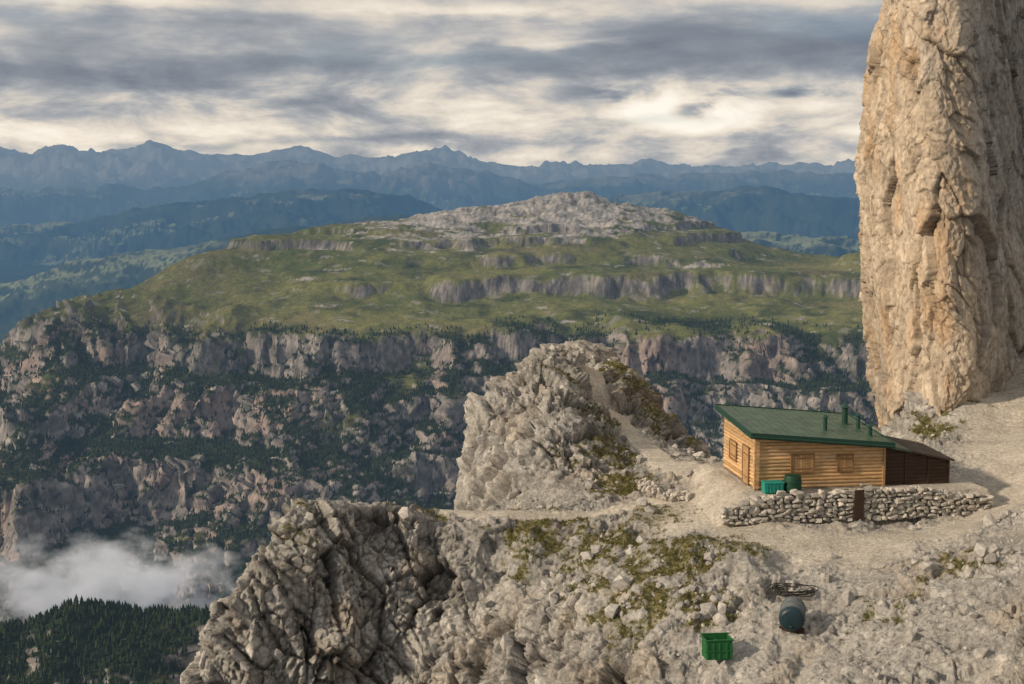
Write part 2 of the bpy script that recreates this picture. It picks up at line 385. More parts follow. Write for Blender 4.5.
C = C*((1-(1-c0)*.25)*(1-(1-c1)*.25*patch)*(1-(1-c2)*.2)*np.clip(1+disp*.14, .7, 1.1)*(.92+.16*i1))[..., None]
m_pil = make_mat('cliff_rock', attr=True, nscale=3, namp=.36, bump=1., bdist=.14, bscale=4, rough=.95, spec=.12, stretch=(1, 1, .6), det=5)
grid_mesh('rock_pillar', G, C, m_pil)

# ================================================================== MID MOUNTAIN
mp_ = []
def A(px, py, d): x, y, z = P(px, py, d*1000); mp_.append((x/1000, y/1000, z/1000))
def Aw(px, z, d): mp_.append(((px-512)/F*d, d, z/1000))
for a in [(575,199,6.1),(540,202,6.0),(450,213,5.8),(640,212,6.05),(400,219,5.65),(330,225,5.5),(250,239,5.2),(190,254,5.0),(100,298,4.65),(40,338,4.45),(0,364,4.35),(-60,415,4.25),
          (690,218,6.0),(740,240,5.75),(790,272,5.3),(830,262,5.1),(865,252,5.1),(950,250,5.2),(560,226,5.5),(650,235,5.4),(460,235,5.35),(560,258,5.05),(450,255,5.0),(350,257,5.0),(680,265,5.0),(270,268,4.95),
          (540,284,4.72),(540,308,4.5),(400,284,4.7),(400,306,4.5),(540,338,4.2),(300,302,4.5),(200,308,4.5),(130,352,4.12),(250,338,4.12),(400,332,4.18),(660,300,4.55),(700,330,4.22),(780,298,4.5),(850,325,4.15),(850,296,4.5),(60,384,4.05),
          (-10,425,3.98),(110,384,3.95),(250,362,3.95),(400,346,4.02),(520,346,4.02),(700,352,3.97),(850,350,3.97),(950,345,4.0),
          (0,490,3.45),(100,480,3.5),(200,480,3.52),(300,480,3.52),(420,460,3.55),(550,450,3.6),(700,450,3.62),(850,450,3.65),(60,435,3.75),(180,425,3.72),(300,420,3.72),(430,410,3.75),(550,400,3.8),(700,400,3.82),
          (0,570,3.2),(100,570,3.25),(220,560,3.25),(300,540,3.3),(420,520,3.35),(550,510,3.4),(700,510,3.4),(20,630,3.0),(150,640,3.0),(300,620,3.0),(450,600,3.05),
          (-10,648,1.85),(60,634,1.9),(130,616,1.92),(190,622,1.9),(240,648,1.85),(60,710,1.68),(160,705,1.7),(-60,656,1.85)]: A(*a)
for a in [(540,-450,6.7),(300,-500,6.2),(100,-750,5.4),(-50,-900,5.0),(750,-500,6.6),(900,-500,6.2),(500,-1000,8),(0,-1300,7.5),(900,-1000,8),(-300,-1100,5),(-300,-1100,3.5),(1200,-600,5),(1200,-800,3.5),
          (0,-1050,2.4),(150,-1050,2.4),(400,-1080,2.5),(700,-1000,2.6),(1000,-900,2.6),(330,-850,1.8),(600,-900,1.6),(900,-800,1.4),(100,-700,1.2),(300,-700,1.0),(500,-500,.6),(500,-110,.2),(900,-90,.2),(100,-130,.2),(900,-450,.6),(100,-550,.7),(-300,-800,1.5)]: Aw(*a)
Hm = RBF(mp_, .06)
MC, MR = 920, 840
pxs = np.linspace(-130, 1120, MC); dd = np.concatenate([np.linspace(.15, 2.8, 200)[:-1], np.linspace(2.8, 9, 900)])
sub = np.linspace(0, MC-1, 80).astype(int)
Xs = (pxs[sub][None]-512)/F*dd[:, None]; Ys = np.repeat(dd[:, None], len(sub), 1); Zs = Hm(Xs, Ys)
vis = np.maximum(0, np.diff(Zs/Ys, axis=0))
wgt = vis*F*1.3+np.abs(np.diff(Zs, axis=0))*30+np.diff(Ys, axis=0)*12
wgt *= np.where(Ys[1:] < 1.5, .25, 1)
wgt = np.apply_along_axis(lambda r: np.convolve(np.pad(r, 4, 'edge'), ker, 'valid'), 1, wgt)
cum = np.concatenate([np.zeros((1, len(sub))), np.cumsum(wgt, 0)]); cum /= cum[-1]
q = np.linspace(0, 1, MR)
Dsub = np.stack([np.interp(q, cum[:, i], dd) for i in range(len(sub))], 1)
D = np.stack([np.interp(pxs, pxs[sub], Dsub[r]) for r in range(MR)])
X = (pxs[None]-512)/F*D; Y = D; Z = Hm(X, Y)*1000; X = X*1000; Y = Y*1000
O = 0*X; pxv = X/Y*F+512
west = 1-ss(140, 320, pxv)
low = ss(-440+west*130, -570+west*120, Z)*(Y > 2600)*(1-.25*west*ss(-520, -400, Z))+.35*((Y > 1000) & (Y <= 2600))
Z = Z+fbm(X/700, Y/700, O, 3, 111)*lerp(20, 70, low*(1-.6*west))
wgx = X+fbm(X/500, Y/500, O, 2, 112)*120
gul = ridged(wgx/430, Y/1000, O, 4, 113, .52)
Z = Z+(gul-.35)*lerp(16, 165, low)
Z = Z+fbm(X/150, Y/150, O, 4, 115)*lerp(14, 36, low)
sumt = ss(-280, -170, Z)*(Y > 4900)*np.exp(-((pxv-560)/180)**2)
Z = Z+sumt*((ridged(X/160, Y/120, O, 5, 116, .6)-.3)*40)+22*np.exp(-((X-260)/150)**2-((Y-6080)/260)**2)
def terrace(Z, z0, w, k, amt):
    t = np.clip((Z-z0)/w, -1, 1); s = np.tanh(t*k)/np.tanh(k)
    return Z+amt*(s-t)*w*(np.abs(t) < 1)
tn = fbm(X/420, Y/420, O, 4, 117); tw = fbm(X/300, Y/300, O, 4, 118)*45; up = (Y > 3600)
east = ss(250, 400, pxv)
Z = terrace(Z+tw*.8, -372, 44, 8, np.clip(.74+tn*3.4, .1, 1)*up*east)-tw*.8
Z = terrace(Z+tw*.6, -300, 24, 8, np.clip(.28+tn*4, 0, 1)*up*east)-tw*.6
Z = terrace(Z-tw*.6, -250, 20, 8, np.clip(.15+tn*-4, 0, 1)*up)+tw*.6
Z = terrace(Z+tw*.3, -205, 16, 8, np.clip(.4+tn*-3, 0, 1)*up)-tw*.3
Z = terrace(Z-tw, -500, 72, 4.5, np.clip(.75+tn*2, 0, 1)*(Y > 3000)*(1-.5*west))+tw
t2_ = fbm(X/350, Y/350, O, 3, 119)
Z = terrace(Z+tw*1.8, -650, 80, 3.5, np.clip(t2_*4, 0, .95)*(Y > 2800))-tw*1.8
Z = terrace(Z-tw*1.6, -790, 90, 3.5, np.clip(.2-t2_*4, 0, .95)*(Y > 2800))+tw*1.6
G = np.stack([X, Y, Z], -1); N0 = normals(blur(G, 2)); st0 = 1-ss(.62, .9, N0[..., 2])
ft, fk, fi = facets(X/75, Y/75, Z/230, 8); gt, gk, gi = facets(X/28, Y/28, Z/75, 9)
disp = st0*(low*.75+.25)*(ft*34+(fi-.5)*18+gt*15+(gi-.5)*10+fbm(X/25, Y/25, Z/60, 3, 123)*12)+fbm(X/25, Y/25, Z/25, 3, 125)*2.0
disp *= (Y > 1000)
G = G+N0*disp[..., None]; N1 = normals(G); nz = N1[..., 2]
rb_ = fbm(X/260, Y/260, Z/200, 3, 128)
gul2 = ridged((wgx+fbm(X/60, Y/60, Z/60, 2, 126)*20)/120, Y/500, Z/900, 3, 129)
steepm = 1-ss(.55, .77, nz+fbm(X/60, Y/60, Z/60, 3, 127)*.16-rb_*.30+low*(.15-.22*gul2))
na = fbm(X/400, Y/400, O, 4, 131); nb = fbm(X/60, Y/60, Z/60, 4, 133); nc = fbm(X/14, Y/14, Z/14, 3, 135)
strat = fbm(X/300, Y/300, (Z+tw*.3)/10, 3, 137)
grs = mixc(col((.090,.108,.032))+0*G, col((.19,.188,.065)), np.clip(.5+na*1.5+nb*.9+nc*.5, 0, 1))
grs = mixc(grs, col((.045,.060,.024)), np.clip(fbm(X/120, Y/120, O, 5, 139)*2.8-.1, 0, .85))
grs = mixc(grs, col((.20,.165,.085)), np.clip(fbm(X/220, Y/140, O, 4, 140)*2.2-.25, 0, .5))
grs = mixc(grs, col((.09,.085,.045)), west*ss(-.2, .2, nb+na)*.75)
rk = mixc(col((.14,.13,.122))+0*G, col((.40,.36,.332)), np.clip(.42+strat*1.1+nb*.9+nc*.9, 0, 1))
rk = mixc(rk, col((.42,.29,.235)), np.clip(fbm(X/200, Y/200, Z/200, 3, 141)*2.0-.05, 0, .5)*low)
rk = mixc(rk, col((.055,.062,.045)), np.clip(fbm(X/40, Y/40, Z/22, 4, 142)*2.5-.1, 0, .8))
rk = mixc(rk, col((.09,.09,.075)), west*ss(-560, -420, Z)*.6)
rk = rk*(1-.15*up*(1-low))[..., None]
frs = mixc(col((.018,.028,.015))+0*G, col((.045,.055,.026)), np.clip(.5+nc*1.5+nb, 0, 1))
treel = ss(-415, -480, Z+na*80)
fmask = np.maximum(treel*ss(-.30, -.02, fbm(X/170, Y/170, O, 4, 143)+.20*low-.1*(1-low)), (Y < 2500)*ss(-.3, -.1, nb))
base = mixc(grs, frs, fmask)
sp = sumt*1.5+.9*np.exp(-((pxv-690)/40)**2-((Y-5000)/110)**2)+.5*np.exp(-((pxv-320-(Y-4950)*.04)/9)**2-((Y-4950)/250)**2)+.6*np.exp(-((pxv-430)/70)**2)*ss(-330, -230, Z)*(Y > 5000)+.6*np.exp(-((pxv-570)/16)**2)*ss(-300, -220, Z)*(Y > 4900)
sp = ss(.44, .62, sp*.60+fbm(X/130, Y/60, Z/40, 6, 145, .62)*1.7)
base = mixc(base, mixc(col((.20,.188,.175))+0*G, col((.52,.48,.45)), np.clip(.5+nb*1.5+nc*1.3, 0, 1)), sp*.92)
sc = ss(.20, .42, fbm(X/60, Y/60, O, 5, 147))*(1-treel)*.6
base = mixc(base, col((.29,.275,.24)), sc)
C = mixc(base, rk, np.clip(steepm*1.0, 0, 1))
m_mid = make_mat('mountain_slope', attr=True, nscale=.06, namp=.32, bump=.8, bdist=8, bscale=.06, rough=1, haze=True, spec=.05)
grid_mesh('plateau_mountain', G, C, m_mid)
# forest
cell = np.abs(np.gradient(Y, axis=0)*np.gradient(X, axis=1))
pr = (fmask*(1-steepm*.80)*cell*((Y > 1550) & (Y < 4300))*ss(-1150, -1000, Z)*(1+.9*(Y < 2200))*(pxv < 900)*(pxv > -60)).ravel(); pr /= pr.sum()
NTc = 66000
ids = rng.choice(pr.size, NTc, p=pr); pos = G.reshape(-1, 3)[ids]+np.stack([rng.uniform(-6, 6, NTc), rng.uniform(-6, 6, NTc), np.full(NTc, -.5)], -1)
tt = []
a = np.arange(6)*np.pi/3
for i in range(4):
    r1, r2 = rng.uniform(.9, 1.1, 6), rng.uniform(.55, .75, 6)
    v = np.concatenate([np.stack([.27*r1*np.cos(a), .27*r1*np.sin(a), .08+0*a], -1), [[0, 0, .72]], np.stack([.27*r2*np.cos(a+.5), .27*r2*np.sin(a+.5), .42+0*a], -1), [[0, 0, 1.05]]])
    tt.append(v)
ff = np.array([[i, (i+1) % 6, 6] for i in range(6)]+[[7+i, 7+(i+1) % 6, 13] for i in range(6)])
hgt = rng.uniform(6, 13, NTc); scl = np.stack([hgt, hgt, hgt], -1)
cc = mixc(col((.018,.030,.015))+np.zeros((NTc, 3)), col((.050,.065,.028)), rng.random(NTc)**1.5)
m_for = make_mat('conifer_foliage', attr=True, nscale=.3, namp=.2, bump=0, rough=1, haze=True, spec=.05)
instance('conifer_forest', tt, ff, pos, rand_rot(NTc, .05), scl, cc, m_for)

# ================================================================== FAR RANGES
FC, FR = 1000, 440
pxs = np.linspace(-350, 1350, FC); D = np.geomspace(7500, 95000, FR)[:, None]+0*pxs[None]
PXG = np.repeat(pxs[None], FR, 0); X = (PXG-512)/F*D; Y = D; O = 0*X
Z = np.full(X.shape, -1420.)+fbm(X/5000, Y/5000, O, 4, 150)*90
def ridge(pts, slope, d, jag, sd):
    global Z
    pts = np.array(pts, float); cz = np.array([P(512, y, d)[2] for y in pts[:, 1]])
    ce = np.interp(PXG, pts[:, 0], cz)
    rr = d*(1+.10*fbm(X/(d*.25), O, O+sd, 3, sd))
    dist = np.abs(Y-rr)
    rg = (ridged(X/(d*.06), Y/(d*.06), O, 5, sd+1, .58)-.45)
    h = ce-dist*slope+rg*jag*np.clip(.25+dist/3500, 0, 1)+fbm(X/(d*.02), Y/(d*.02), O, 3, sd+4)*jag*.2
    Z = np.maximum(Z, h)
ridge([(-350,160),(0,150),(35,153),(62,147),(95,152),(130,150),(155,143),(185,152),(240,159),(285,152),(310,146),(335,157),(380,160),(430,149),(447,147),(470,158),(510,169),(560,163),(590,166),(640,161),(700,168),(750,164),(800,166),(855,159),(1000,160),(1350,155)], .20, 60000, 1300, 160)
ridge([(-350,175),(0,190),(100,188),(180,190),(240,170),(290,163),(330,166),(380,172),(430,165),(470,172),(540,185),(620,178),(700,176),(780,172),(855,176),(1350,170)], .22, 42000, 1000, 170)
ridge([(-350,215),(0,228),(80,222),(150,208),(230,196),(300,190),(360,190),(410,200),(450,215),(520,205),(620,196),(740,190),(800,194),(860,200),(1350,200)], .20, 26000, 650, 180)
ridge([(-350,290),(0,285),(60,268),(110,255),(180,246),(240,236),(320,228),(400,214),(480,232),(560,245),(700,238),(760,232),(860,242),(1350,240)], .17, 15500, 330, 190)
G = np.stack([X, Y, Z], -1); nz = normals(G)[..., 2]
na = fbm(X/2500, Y/2500, O, 5, 201); nb = fbm(X/500, Y/500, O, 4, 203)
C = mixc(col((.03,.045,.025))+0*G, col((.07,.085,.04)), np.clip(.5+nb*1.2, 0, 1))
C = mixc(C, col((.32,.34,.17)), ss(.04, .19, na+nb*.25)*ss(.90, .98, nz)*.9)
hi = ss(-450, 150, Z+na*500)
C = mixc(C, mixc(col((.13,.13,.075))+0*G, col((.36,.32,.25)), np.clip(.4+nb*1.5+(1-nz)*2, 0, 1)), hi*.95)
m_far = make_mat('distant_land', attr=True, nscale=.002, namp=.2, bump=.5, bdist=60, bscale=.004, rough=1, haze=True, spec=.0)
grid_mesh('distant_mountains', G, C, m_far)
hg = np.stack(np.meshgrid(np.linspace(-3e5, 3e5, 40), np.linspace(-1e5, 4e5, 40)), -1)
hg = np.concatenate([hg, np.full(hg.shape[:2]+(1,), -1700.)], -1)
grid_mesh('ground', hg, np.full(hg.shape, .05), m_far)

# ================================================================== HUT
class Builder:
    def __init__(s): s.bm = bmesh.new(); s.cl = s.bm.verts.layers.float_color.new('Col')
    def _c(s, vs, c):
        for v in vs: v[s.cl] = (*c, 1)
    def box(s, x0, x1, y0, y1, z0, z1, c=(1, 1, 1), ztop=None, bev=0):
        r = bmesh.ops.create_cube(s.bm, size=1); vs = r['verts']
        for v in vs:
            v.co = Vector((x0+(v.co.x+.5)*(x1-x0), y0+(v.co.y+.5)*(y1-y0), z0+(v.co.z+.5)*(z1-z0)))
        if ztop:
            for v in vs:
                if v.co.z > (z0+z1)/2: v.co.z = ztop(v.co.x, v.co.y)
        if bev:
            es = list({e for v in vs for e in v.link_edges})
            r = bmesh.ops.bevel(s.bm, geom=es, offset=bev, segments=1, affect='EDGES'); vs = list(set(r['verts'])|{v for v in vs if v.is_valid})
        s._c(vs, c); return vs
    def cyl(s, p0, p1, r, c=(1, 1, 1), seg=14, r2=None, cap=True):
        p0, p1 = Vector(p0), Vector(p1); d = p1-p0
        r_ = bmesh.ops.create_cone(s.bm, cap_ends=cap, segments=seg, radius1=r, radius2=r if r2 is None else r2, depth=d.length)
        M = Matrix.Translation((p0+p1)/2)@d.to_track_quat('Z', 'Y').to_matrix().to_4x4()
        bmesh.ops.transform(s.bm, matrix=M, verts=r_['verts']); s._c(r_['verts'], c); return r_['verts']
    def obj(s, name, mat, parent=None, smooth=False):
        me = bpy.data.meshes.new(name); s.bm.to_mesh(me); s.bm.free(); me.materials.append(mat)
        if smooth:
            for p in me.polygons: p.use_smooth = True
        o = bpy.data.objects.new(name, me); scene.collection.objects.link(o)
        if parent: o.parent = parent
        return o
def empty(name, loc, rz=0):
    e = bpy.data.objects.new(name, None); scene.collection.objects.link(e); e.location = loc; e.rotation_euler = (0, 0, rz); e.empty_display_size = .3; return e
m_wood = make_mat('log_wood', attr=True, nscale=4, namp=.38, bump=.4, bdist=.02, bscale=14, rough=.8, stretch=(.5, .5, 3), spec=.2)
m_roof = make_mat('green_roof_metal', (.070,.112,.074), nscale=1.4, namp=.42, bump=.1, bdist=.01, rough=.5, spec=.35)
m_green = make_mat('green_painted_metal', (.015,.055,.038), nscale=4, namp=.2, bump=.1, bdist=.01, rough=.5)
m_stone2 = make_mat('wall_stone', attr=True, nscale=5, namp=.3, bump=.6, bdist=.03, bscale=12, rough=.95, spec=.1)
hut = empty('wooden_mountain_hut', (HO[0], HO[1], HZ), HA)
L, Dp = 7.2, 6.0
ztop = lambda x, y: 3.05-.092*x+.065*y
b = Builder(); b.box(.06, L-.06, .06, Dp-.06, -.1, 2.5, (.10,.06,.03), ztop=lambda x, y: ztop(x, y)-.02); b.obj('core_walls', m_wood, hut)
def wcol():
    k = rng.uniform(.72, 1.25); w = rng.random()*.40
    return tuple(col((.55,.345,.165))*k*(1-w)+col((.46,.39,.29))*k*w)
b = Builder(); lr = .105; z = .05
while z < 3.6:
    zc = z+lr
    xm = min(L+.0, (3.05-zc-lr*.6)/.092)
    if xm > .6:
        cuts = [0-.12]+([rng.uniform(1.5, xm-1.5)] if xm > 4 and rng.random() < .6 else [])+[xm]
        for a0, a1 in zip(cuts[:-1], cuts[1:]): b.cyl((a0, .06, zc), (a1-.01, .06, zc), lr, wcol(), 12)
    y0 = max(-.12, (zc+lr*.6-3.05)/.065)
    if y0 < Dp-.5: b.cyl((.06, y0, zc+.05), (.06, Dp, zc+.05), lr, wcol(), 12)
    y0r = max(0, (zc+lr*.6-3.05+.092*L)/.065)
    if y0r < Dp-.5: b.cyl((L-.06, y0r, zc), (L-.06, Dp, zc), lr, wcol(), 10)
    if (zc) < 2.6: b.cyl((0, Dp-.06, zc), (L, Dp-.06, zc), lr, wcol(), 10)
    z += lr*1.88
b.obj('log_walls', m_wood, hut, smooth=False)
b = Builder(); pc_ = (.36,.21,.10)
b.box(-.10, .10, -.10, -.05, 0, 2.9, pc_, bev=.01); b.box(-.11, -.055, -.04, .14, 0, 2.9, pc_, bev=.01); b.box(L-.10, L+.05, -.09, .1, 0, 2.3, pc_, bev=.01)
b.box(-.14, L+.05, -.12, .12, -.25, .05, (.30,.27,.23)); b.box(-.14, .10, .125, Dp+.05, -.25, .05, (.30,.27,.23)); b.obj('corner_posts', m_wood, hut)
def window(nm, x0, x1, z0, z1, axis='x'):
    e = empty(nm, (0, 0, 0)); e.parent = hut
    fb = Builder(); n = 4; sc_ = (.42,.26,.125)
    def bx_(a0, a1, c0, c1, o0, o1, c):
        if axis == 'x': fb.box(a0, a1, -o1, -o0, c0, c1, c, bev=.006)
        else: fb.box(-o1, -o0, a0, a1, c0, c1, c, bev=.006)
    fc = (.23,.13,.06)
    bx_(x0-.07, x1+.07, z1, z1+.07, .04, .13, fc); bx_(x0-.07, x1+.07, z0-.07, z0, .04, .13, fc)
    bx_(x0-.07, x0, z0+.003, z1-.003, .04, .12, fc); bx_(x1, x1+.07, z0+.003, z1-.003, .04, .12, fc)
    for i in range(n*2):
        w = (x1-x0)/(n*2); k = rng.uniform(.75, 1.1)
        bx_(x0+i*w+.006, x0+(i+1)*w-.006, z0+.01, z1-.01, .04, .09, tuple(v*k for v in sc_))
    for zz in (z0+(z1-z0)*.2, z0+(z1-z0)*.8): bx_(x0+.03, x1-.03, zz-.035, zz+.035, .088, .105, (.22,.12,.06))
    fb.obj('shutter_frame', m_wood, e)
window('window_1', 1.95, 3.15, .95, 1.9); window('window_2', 4.55, 5.35, .95, 1.8); window('window_3', 3.4, 4.6, .95, 1.95, 'y')
window('door', 1.1, 2.1, .05, 2.1, 'y')
rx0, rx1, ry0, ry1 = -.42, L+.35, -.45, Dp+.45
b = Builder()
b.box(rx0, rx1, ry0, ry1, 0, 1, (.25,.15,.08), ztop=lambda x, y: ztop(x, y)+.10)
for v in b.bm.verts:
    if v.co.z < .5: v.co.z = ztop(v.co.x, v.co.y)+.0
b.obj('roof_deck', m_wood, hut)
b = Builder()
nx, ny = 18, 4
for i in range(nx):
    xa = rx0+(rx1-rx0)*i/nx; xb = rx0+(rx1-rx0)*(i+1)/nx
    for j in range(ny):
        ya = ry0+(ry1-ry0)*j/ny; yb = ry0+(ry1-ry0)*(j+1)/ny; off = .004*((i+j) % 2)+rng.uniform(0, .006)
        vs = b.box(xa+.004, xb-.004, ya, yb-.01, 0, 1)
        for v in vs: v.co.z = ztop(v.co.x, v.co.y)+(.13+off if v.co.z > .5 else .104)
    vs = b.box(xa-.012, xa+.012, ry0, ry1, 0, 1)
    for v in vs: v.co.z = ztop(v.co.x, v.co.y)+(.155 if v.co.z > .5 else .11)
b.obj('roof_sheets', m_roof, hut)
b = Builder()
for (x0, x1, y0, y1) in [(rx0-.05, rx1+.05, ry0-.05, ry0-.003), (rx0-.05, rx1+.05, ry1+.003, ry1+.05), (rx0-.05, rx0-.003, ry0, ry1), (rx1+.003, rx1+.05, ry0, ry1)]:
    vs = b.box(x0, x1, y0, y1, 0, 1)
    for v in vs: v.co.z = ztop(v.co.x, v.co.y)+(.19 if v.co.z > .5 else -.14)
b.cyl((rx0, ry0-.11, ztop(rx0, ry0)-.02), (rx1, ry0-.11, ztop(rx1, ry0)-.02), .06, seg=8)
b.obj('fascia_and_gutter', m_green, hut)
def pipe(nm, x, y, h, r, cap=True):
    b = Builder(); zt_ = ztop(x, y)+.1
    b.cyl((x, y, zt_-.05), (x, y, zt_+h), r); b.cyl((x, y, zt_), (x, y, zt_+.1), r*1.6, r2=r)
    if cap: b.cyl((x, y, zt_+h+.06), (x, y, zt_+h+.22), r*1.8, r2=.03); b.cyl((x, y, zt_+h-.02), (x, y, zt_+h+.08), r*.6)
    b.obj(nm, m_green, hut)
pipe('chimney', 6.3, 3.6, .95, .17); pipe('vent_pipe_1', 6.7, 2.6, .75, .11); pipe('vent_pipe_2', 6.75, 1.0, .5, .12); pipe('vent_pipe_3', 4.4, 1.6, .7, .11)
m_dark = make_mat('dark_wood', (.055,.034,.024), nscale=4, namp=.35, bump=.4, bdist=.02, rough=.85, stretch=(.5, .5, 4))
m_brn = make_mat('dark_shed_roof', (.055,.040,.032), nscale=3, namp=.35, bump=.2, bdist=.01, rough=.75)
b = Builder(); sx0, sx1, sy0, sy1 = L+.06, L+3.9, .35, 4.0
st = lambda x, y: 2.15-.22*(x-sx0)+.03*y
b.box(sx0, sx1, sy0, sy1, -.3, 1, ztop=lambda x, y: st(x, y)-.01)
for i in range(11):
    z0 = -.2+i*.2
    xe = min(sx1+.02, sx0+(2.15-z0-.2)/.22)
    if xe > sx0+.3: b.box(sx0, xe, sy0-.035-.01*(i % 2), sy0-.003, z0, z0+.185)
for x in (sx0+.05, sx0+1.3, sx0+2.6, sx1-.06): b.box(x-.05, x+.05, sy0-.1, sy0-.05, -.3, st(x, 0)-.06)
b.obj('shed_walls', m_dark, hut)
b = Builder(); vs = b.box(sx0-.02, sx0+1.5, sy0-.3, sy1+.3, 0, 1)
for v in vs: v.co.z = st(v.co.x, v.co.y)+(.12 if v.co.z > .5 else .0)
b.obj('shed_roof_green', m_roof, hut)
b = Builder()
for i in range(9):
    xa = sx0+1.503+i*.28
    vs = b.box(xa, xa+.27, sy0-.3, sy1+.3, 0, 1)
    for v in vs: v.co.z = st(v.co.x, v.co.y)+(.09+.012*(i % 2) if v.co.z > .5 else .0)
b.obj('shed_roof_boards', m_brn, hut)

# ------------------------------------------------------------------ dry stone walls
st_t, st_f = rock_templates(2, 10, .5)
def stone_wall(name, x0, x1, yy, hfun):
    pos, scl, cols = [], [], []
    z = -1.35
    while z < .6:
        ch = rng.uniform(.16, .30); x = x0+rng.uniform(-.1, .1)
        while x < x1:
            w = rng.uniform(.20, .62)
            top = hfun(np.clip((x-x0)/(x1-x0), 0, 1))
            if z+ch*.5 < top:
                for yo in (0, .32):
                    lx_, ly_ = x+w/2, yy+yo+rng.uniform(-.08, .05)+z*.06
                    wp = HO+hx*lx_+hy*ly_
                    pos.append((wp[0], wp[1], HZ+z+ch/2+rng.uniform(-.04, .04))); scl.append((w/2*1.15, .24, ch/2*1.3)); cols.append(col((.47,.435,.38))*rng.uniform(.68, 1.12))
            x += w
        z += ch*.94
    n = len(pos)
    a = rng.normal(size=n)*.16+HA; Rz = np.stack([np.cos(a), -np.sin(a), 0*a, np.sin(a), np.cos(a), 0*a, 0*a, 0*a, 1+0*a], -1).reshape(n, 3, 3)
    a2 = rng.normal(size=n)*.14; Ry = np.stack([np.cos(a2), 0*a, np.sin(a2), 0*a, 1+0*a, 0*a, -np.sin(a2), 0*a, np.cos(a2)], -1).reshape(n, 3, 3)
    return instance(name, st_t, st_f, np.array(pos), Rz@Ry, np.array(scl), np.array(cols), m_stone2)
stone_wall('dry_stone_wall', -2.4, 4.75, -1.62, lambda t: .04+.12*t-.5*(1-t)**5+rng.uniform(-.12, .12))
stone_wall('dry_stone_wall.001', 5.35, 12.6, -1.62, lambda t: .34-.35*t-.45*t**4+rng.uniform(-.12, .12))
b = Builder()
for i in range(4): b.box(4.80+i*.135, 4.80+i*.135+.125, -1.95, -1.90, -1.3, .30+.01*(i % 2))
b.box(4.78, 5.34, -1.90, -1.86, -.1, 0.02); b.box(4.78, 5.34, -1.90, -1.86, -.9, -.78)
o = b.obj('wooden_gate', m_dark); o.location = (HO[0], HO[1], HZ); o.rotation_euler = (0, 0, HA)
kp = [pick(641, 486), pick(655, 498), pick(688, 500)]
pos, scl = [], []
for a0, a1 in zip(kp[:-1], kp[1:]):
    n = int(np.linalg.norm(a1-a0)/.2)+1
    for i in range(n):
        for k in range(4):
            p = a0+(a1-a0)*(i+rng.random())/n; p = p+rng.normal(size=3)*.14; p[2] = ground_z(p[0], p[1])+.08+.16*k*rng.random()
            pos.append(p); scl.append(rng.uniform(.10, .24, 3))
n = len(pos); instance('stone_kerb', rt, rf, np.array(pos), rand_rot(n), np.array(scl), col((.48,.44,.39))*rng.uniform(.7, 1.15, (n, 1)), m_stone)

# ------------------------------------------------------------------ small objects
m_teal = make_mat('teal_plastic', (.015,.24,.19), nscale=5, namp=.2, bump=.05, rough=.6)
b = Builder(); x0, x1, y0, y1, h = 0, 1.05, 0, .6, .5
b.box(x0, x1, y0, y1, 0, .05, bev=.01)
for (a0, a1, c0, c1_) in [(x0, x1, y0, y0+.04), (x0, x1, y1-.04, y1), (x0, x0+.04, y0+.041, y1-.041), (x1-.04, x1, y0+.041, y1-.041)]: b.box(a0, a1, c0, c1_, .051, h, bev=.008)
b.box(x0-.03, x1+.03, y0-.03, y1+.03, h+.002, h+.09, bev=.02)
for i in range(5): b.box(.1+i*.2, .15+i*.2, -.025, -.002, .06, h-.03, bev=.008)
o = b.obj('storage_box', m_teal); wp = HO+hx*.18+hy*(-1.0); o.location = (wp[0], wp[1], HZ+.05); o.rotation_euler = (0, 0, HA)
m_dg = make_mat('dark_green_plastic', (.008,.05,.028), nscale=5, namp=.2, bump=.05, rough=.55)
b = Builder(); prof = [(0, .40), (.06, .45), (.25, .47), (.27, .49), (.31, .49), (.33, .47), (.55, .47), (.57, .49), (.61, .49), (.63, .47), (.85, .44), (.9, .42)]
for (z0, r0), (z1, r1) in zip(prof[:-1], prof[1:]): b.cyl((0, 0, z0), (0, 0, z1+1e-4), r0, seg=24, r2=r1, cap=False)
b.cyl((0, 0, .87), (0, 0, .93), .40, seg=24); b.cyl((0, 0, 0), (0, 0, .02), .40, seg=24)
o = b.obj('rain_barrel', m_dg); wp = HO+hx*1.80+hy*(-.72); o.location = (wp[0], wp[1], HZ+.02)
m_tank = make_mat('dark_teal_tank', (.014,.035,.045), nscale=3, namp=.25, bump=.05, rough=.45)
m_tankg = make_mat('lit_tank_shell', (.13,.145,.15), nscale=3, namp=.35, bump=.15, rough=.7)  # body paler than its end cap: light on the upper side painted in
tk = empty('water_tank', (0, 0, 0)); tz = ground_z(TANK[0], TANK[1]+.5, .6)
b = Builder(); R_ = .54
b.cyl((0, .05, R_), (0, 1.35, R_), R_, seg=36)
for yy in (.4, .8, 1.2): b.cyl((0, yy-.03, R_), (0, yy+.03, R_), R_+.02, seg=36)
b.obj('shell', m_tankg, tk, smooth=False)
b = Builder()
for (ya, ra), (yb, rb2) in zip([(.22, R_+.012), (.05, R_+.012), (-.03, R_*.95), (-.09, R_*.8), (-.13, R_*.5)], [(.05, R_+.012), (-.03, R_*.95), (-.09, R_*.8), (-.13, R_*.5), (-.145, .02)]):
    b.cyl((0, ya, R_), (0, yb, R_), ra, seg=36, r2=rb2, cap=False)
b.cyl((0, -.22, R_-.25), (0, -.1, R_-.25), .06)
b.obj('end_cap', m_tank, tk, smooth=True)
b = Builder(); b.box(-.55, .55, .2, .34, -.25, .09, bev=.02); b.box(-.55, .55, 1.1, 1.24, -.25, .09, bev=.02); b.obj('skids', m_dark, tk)
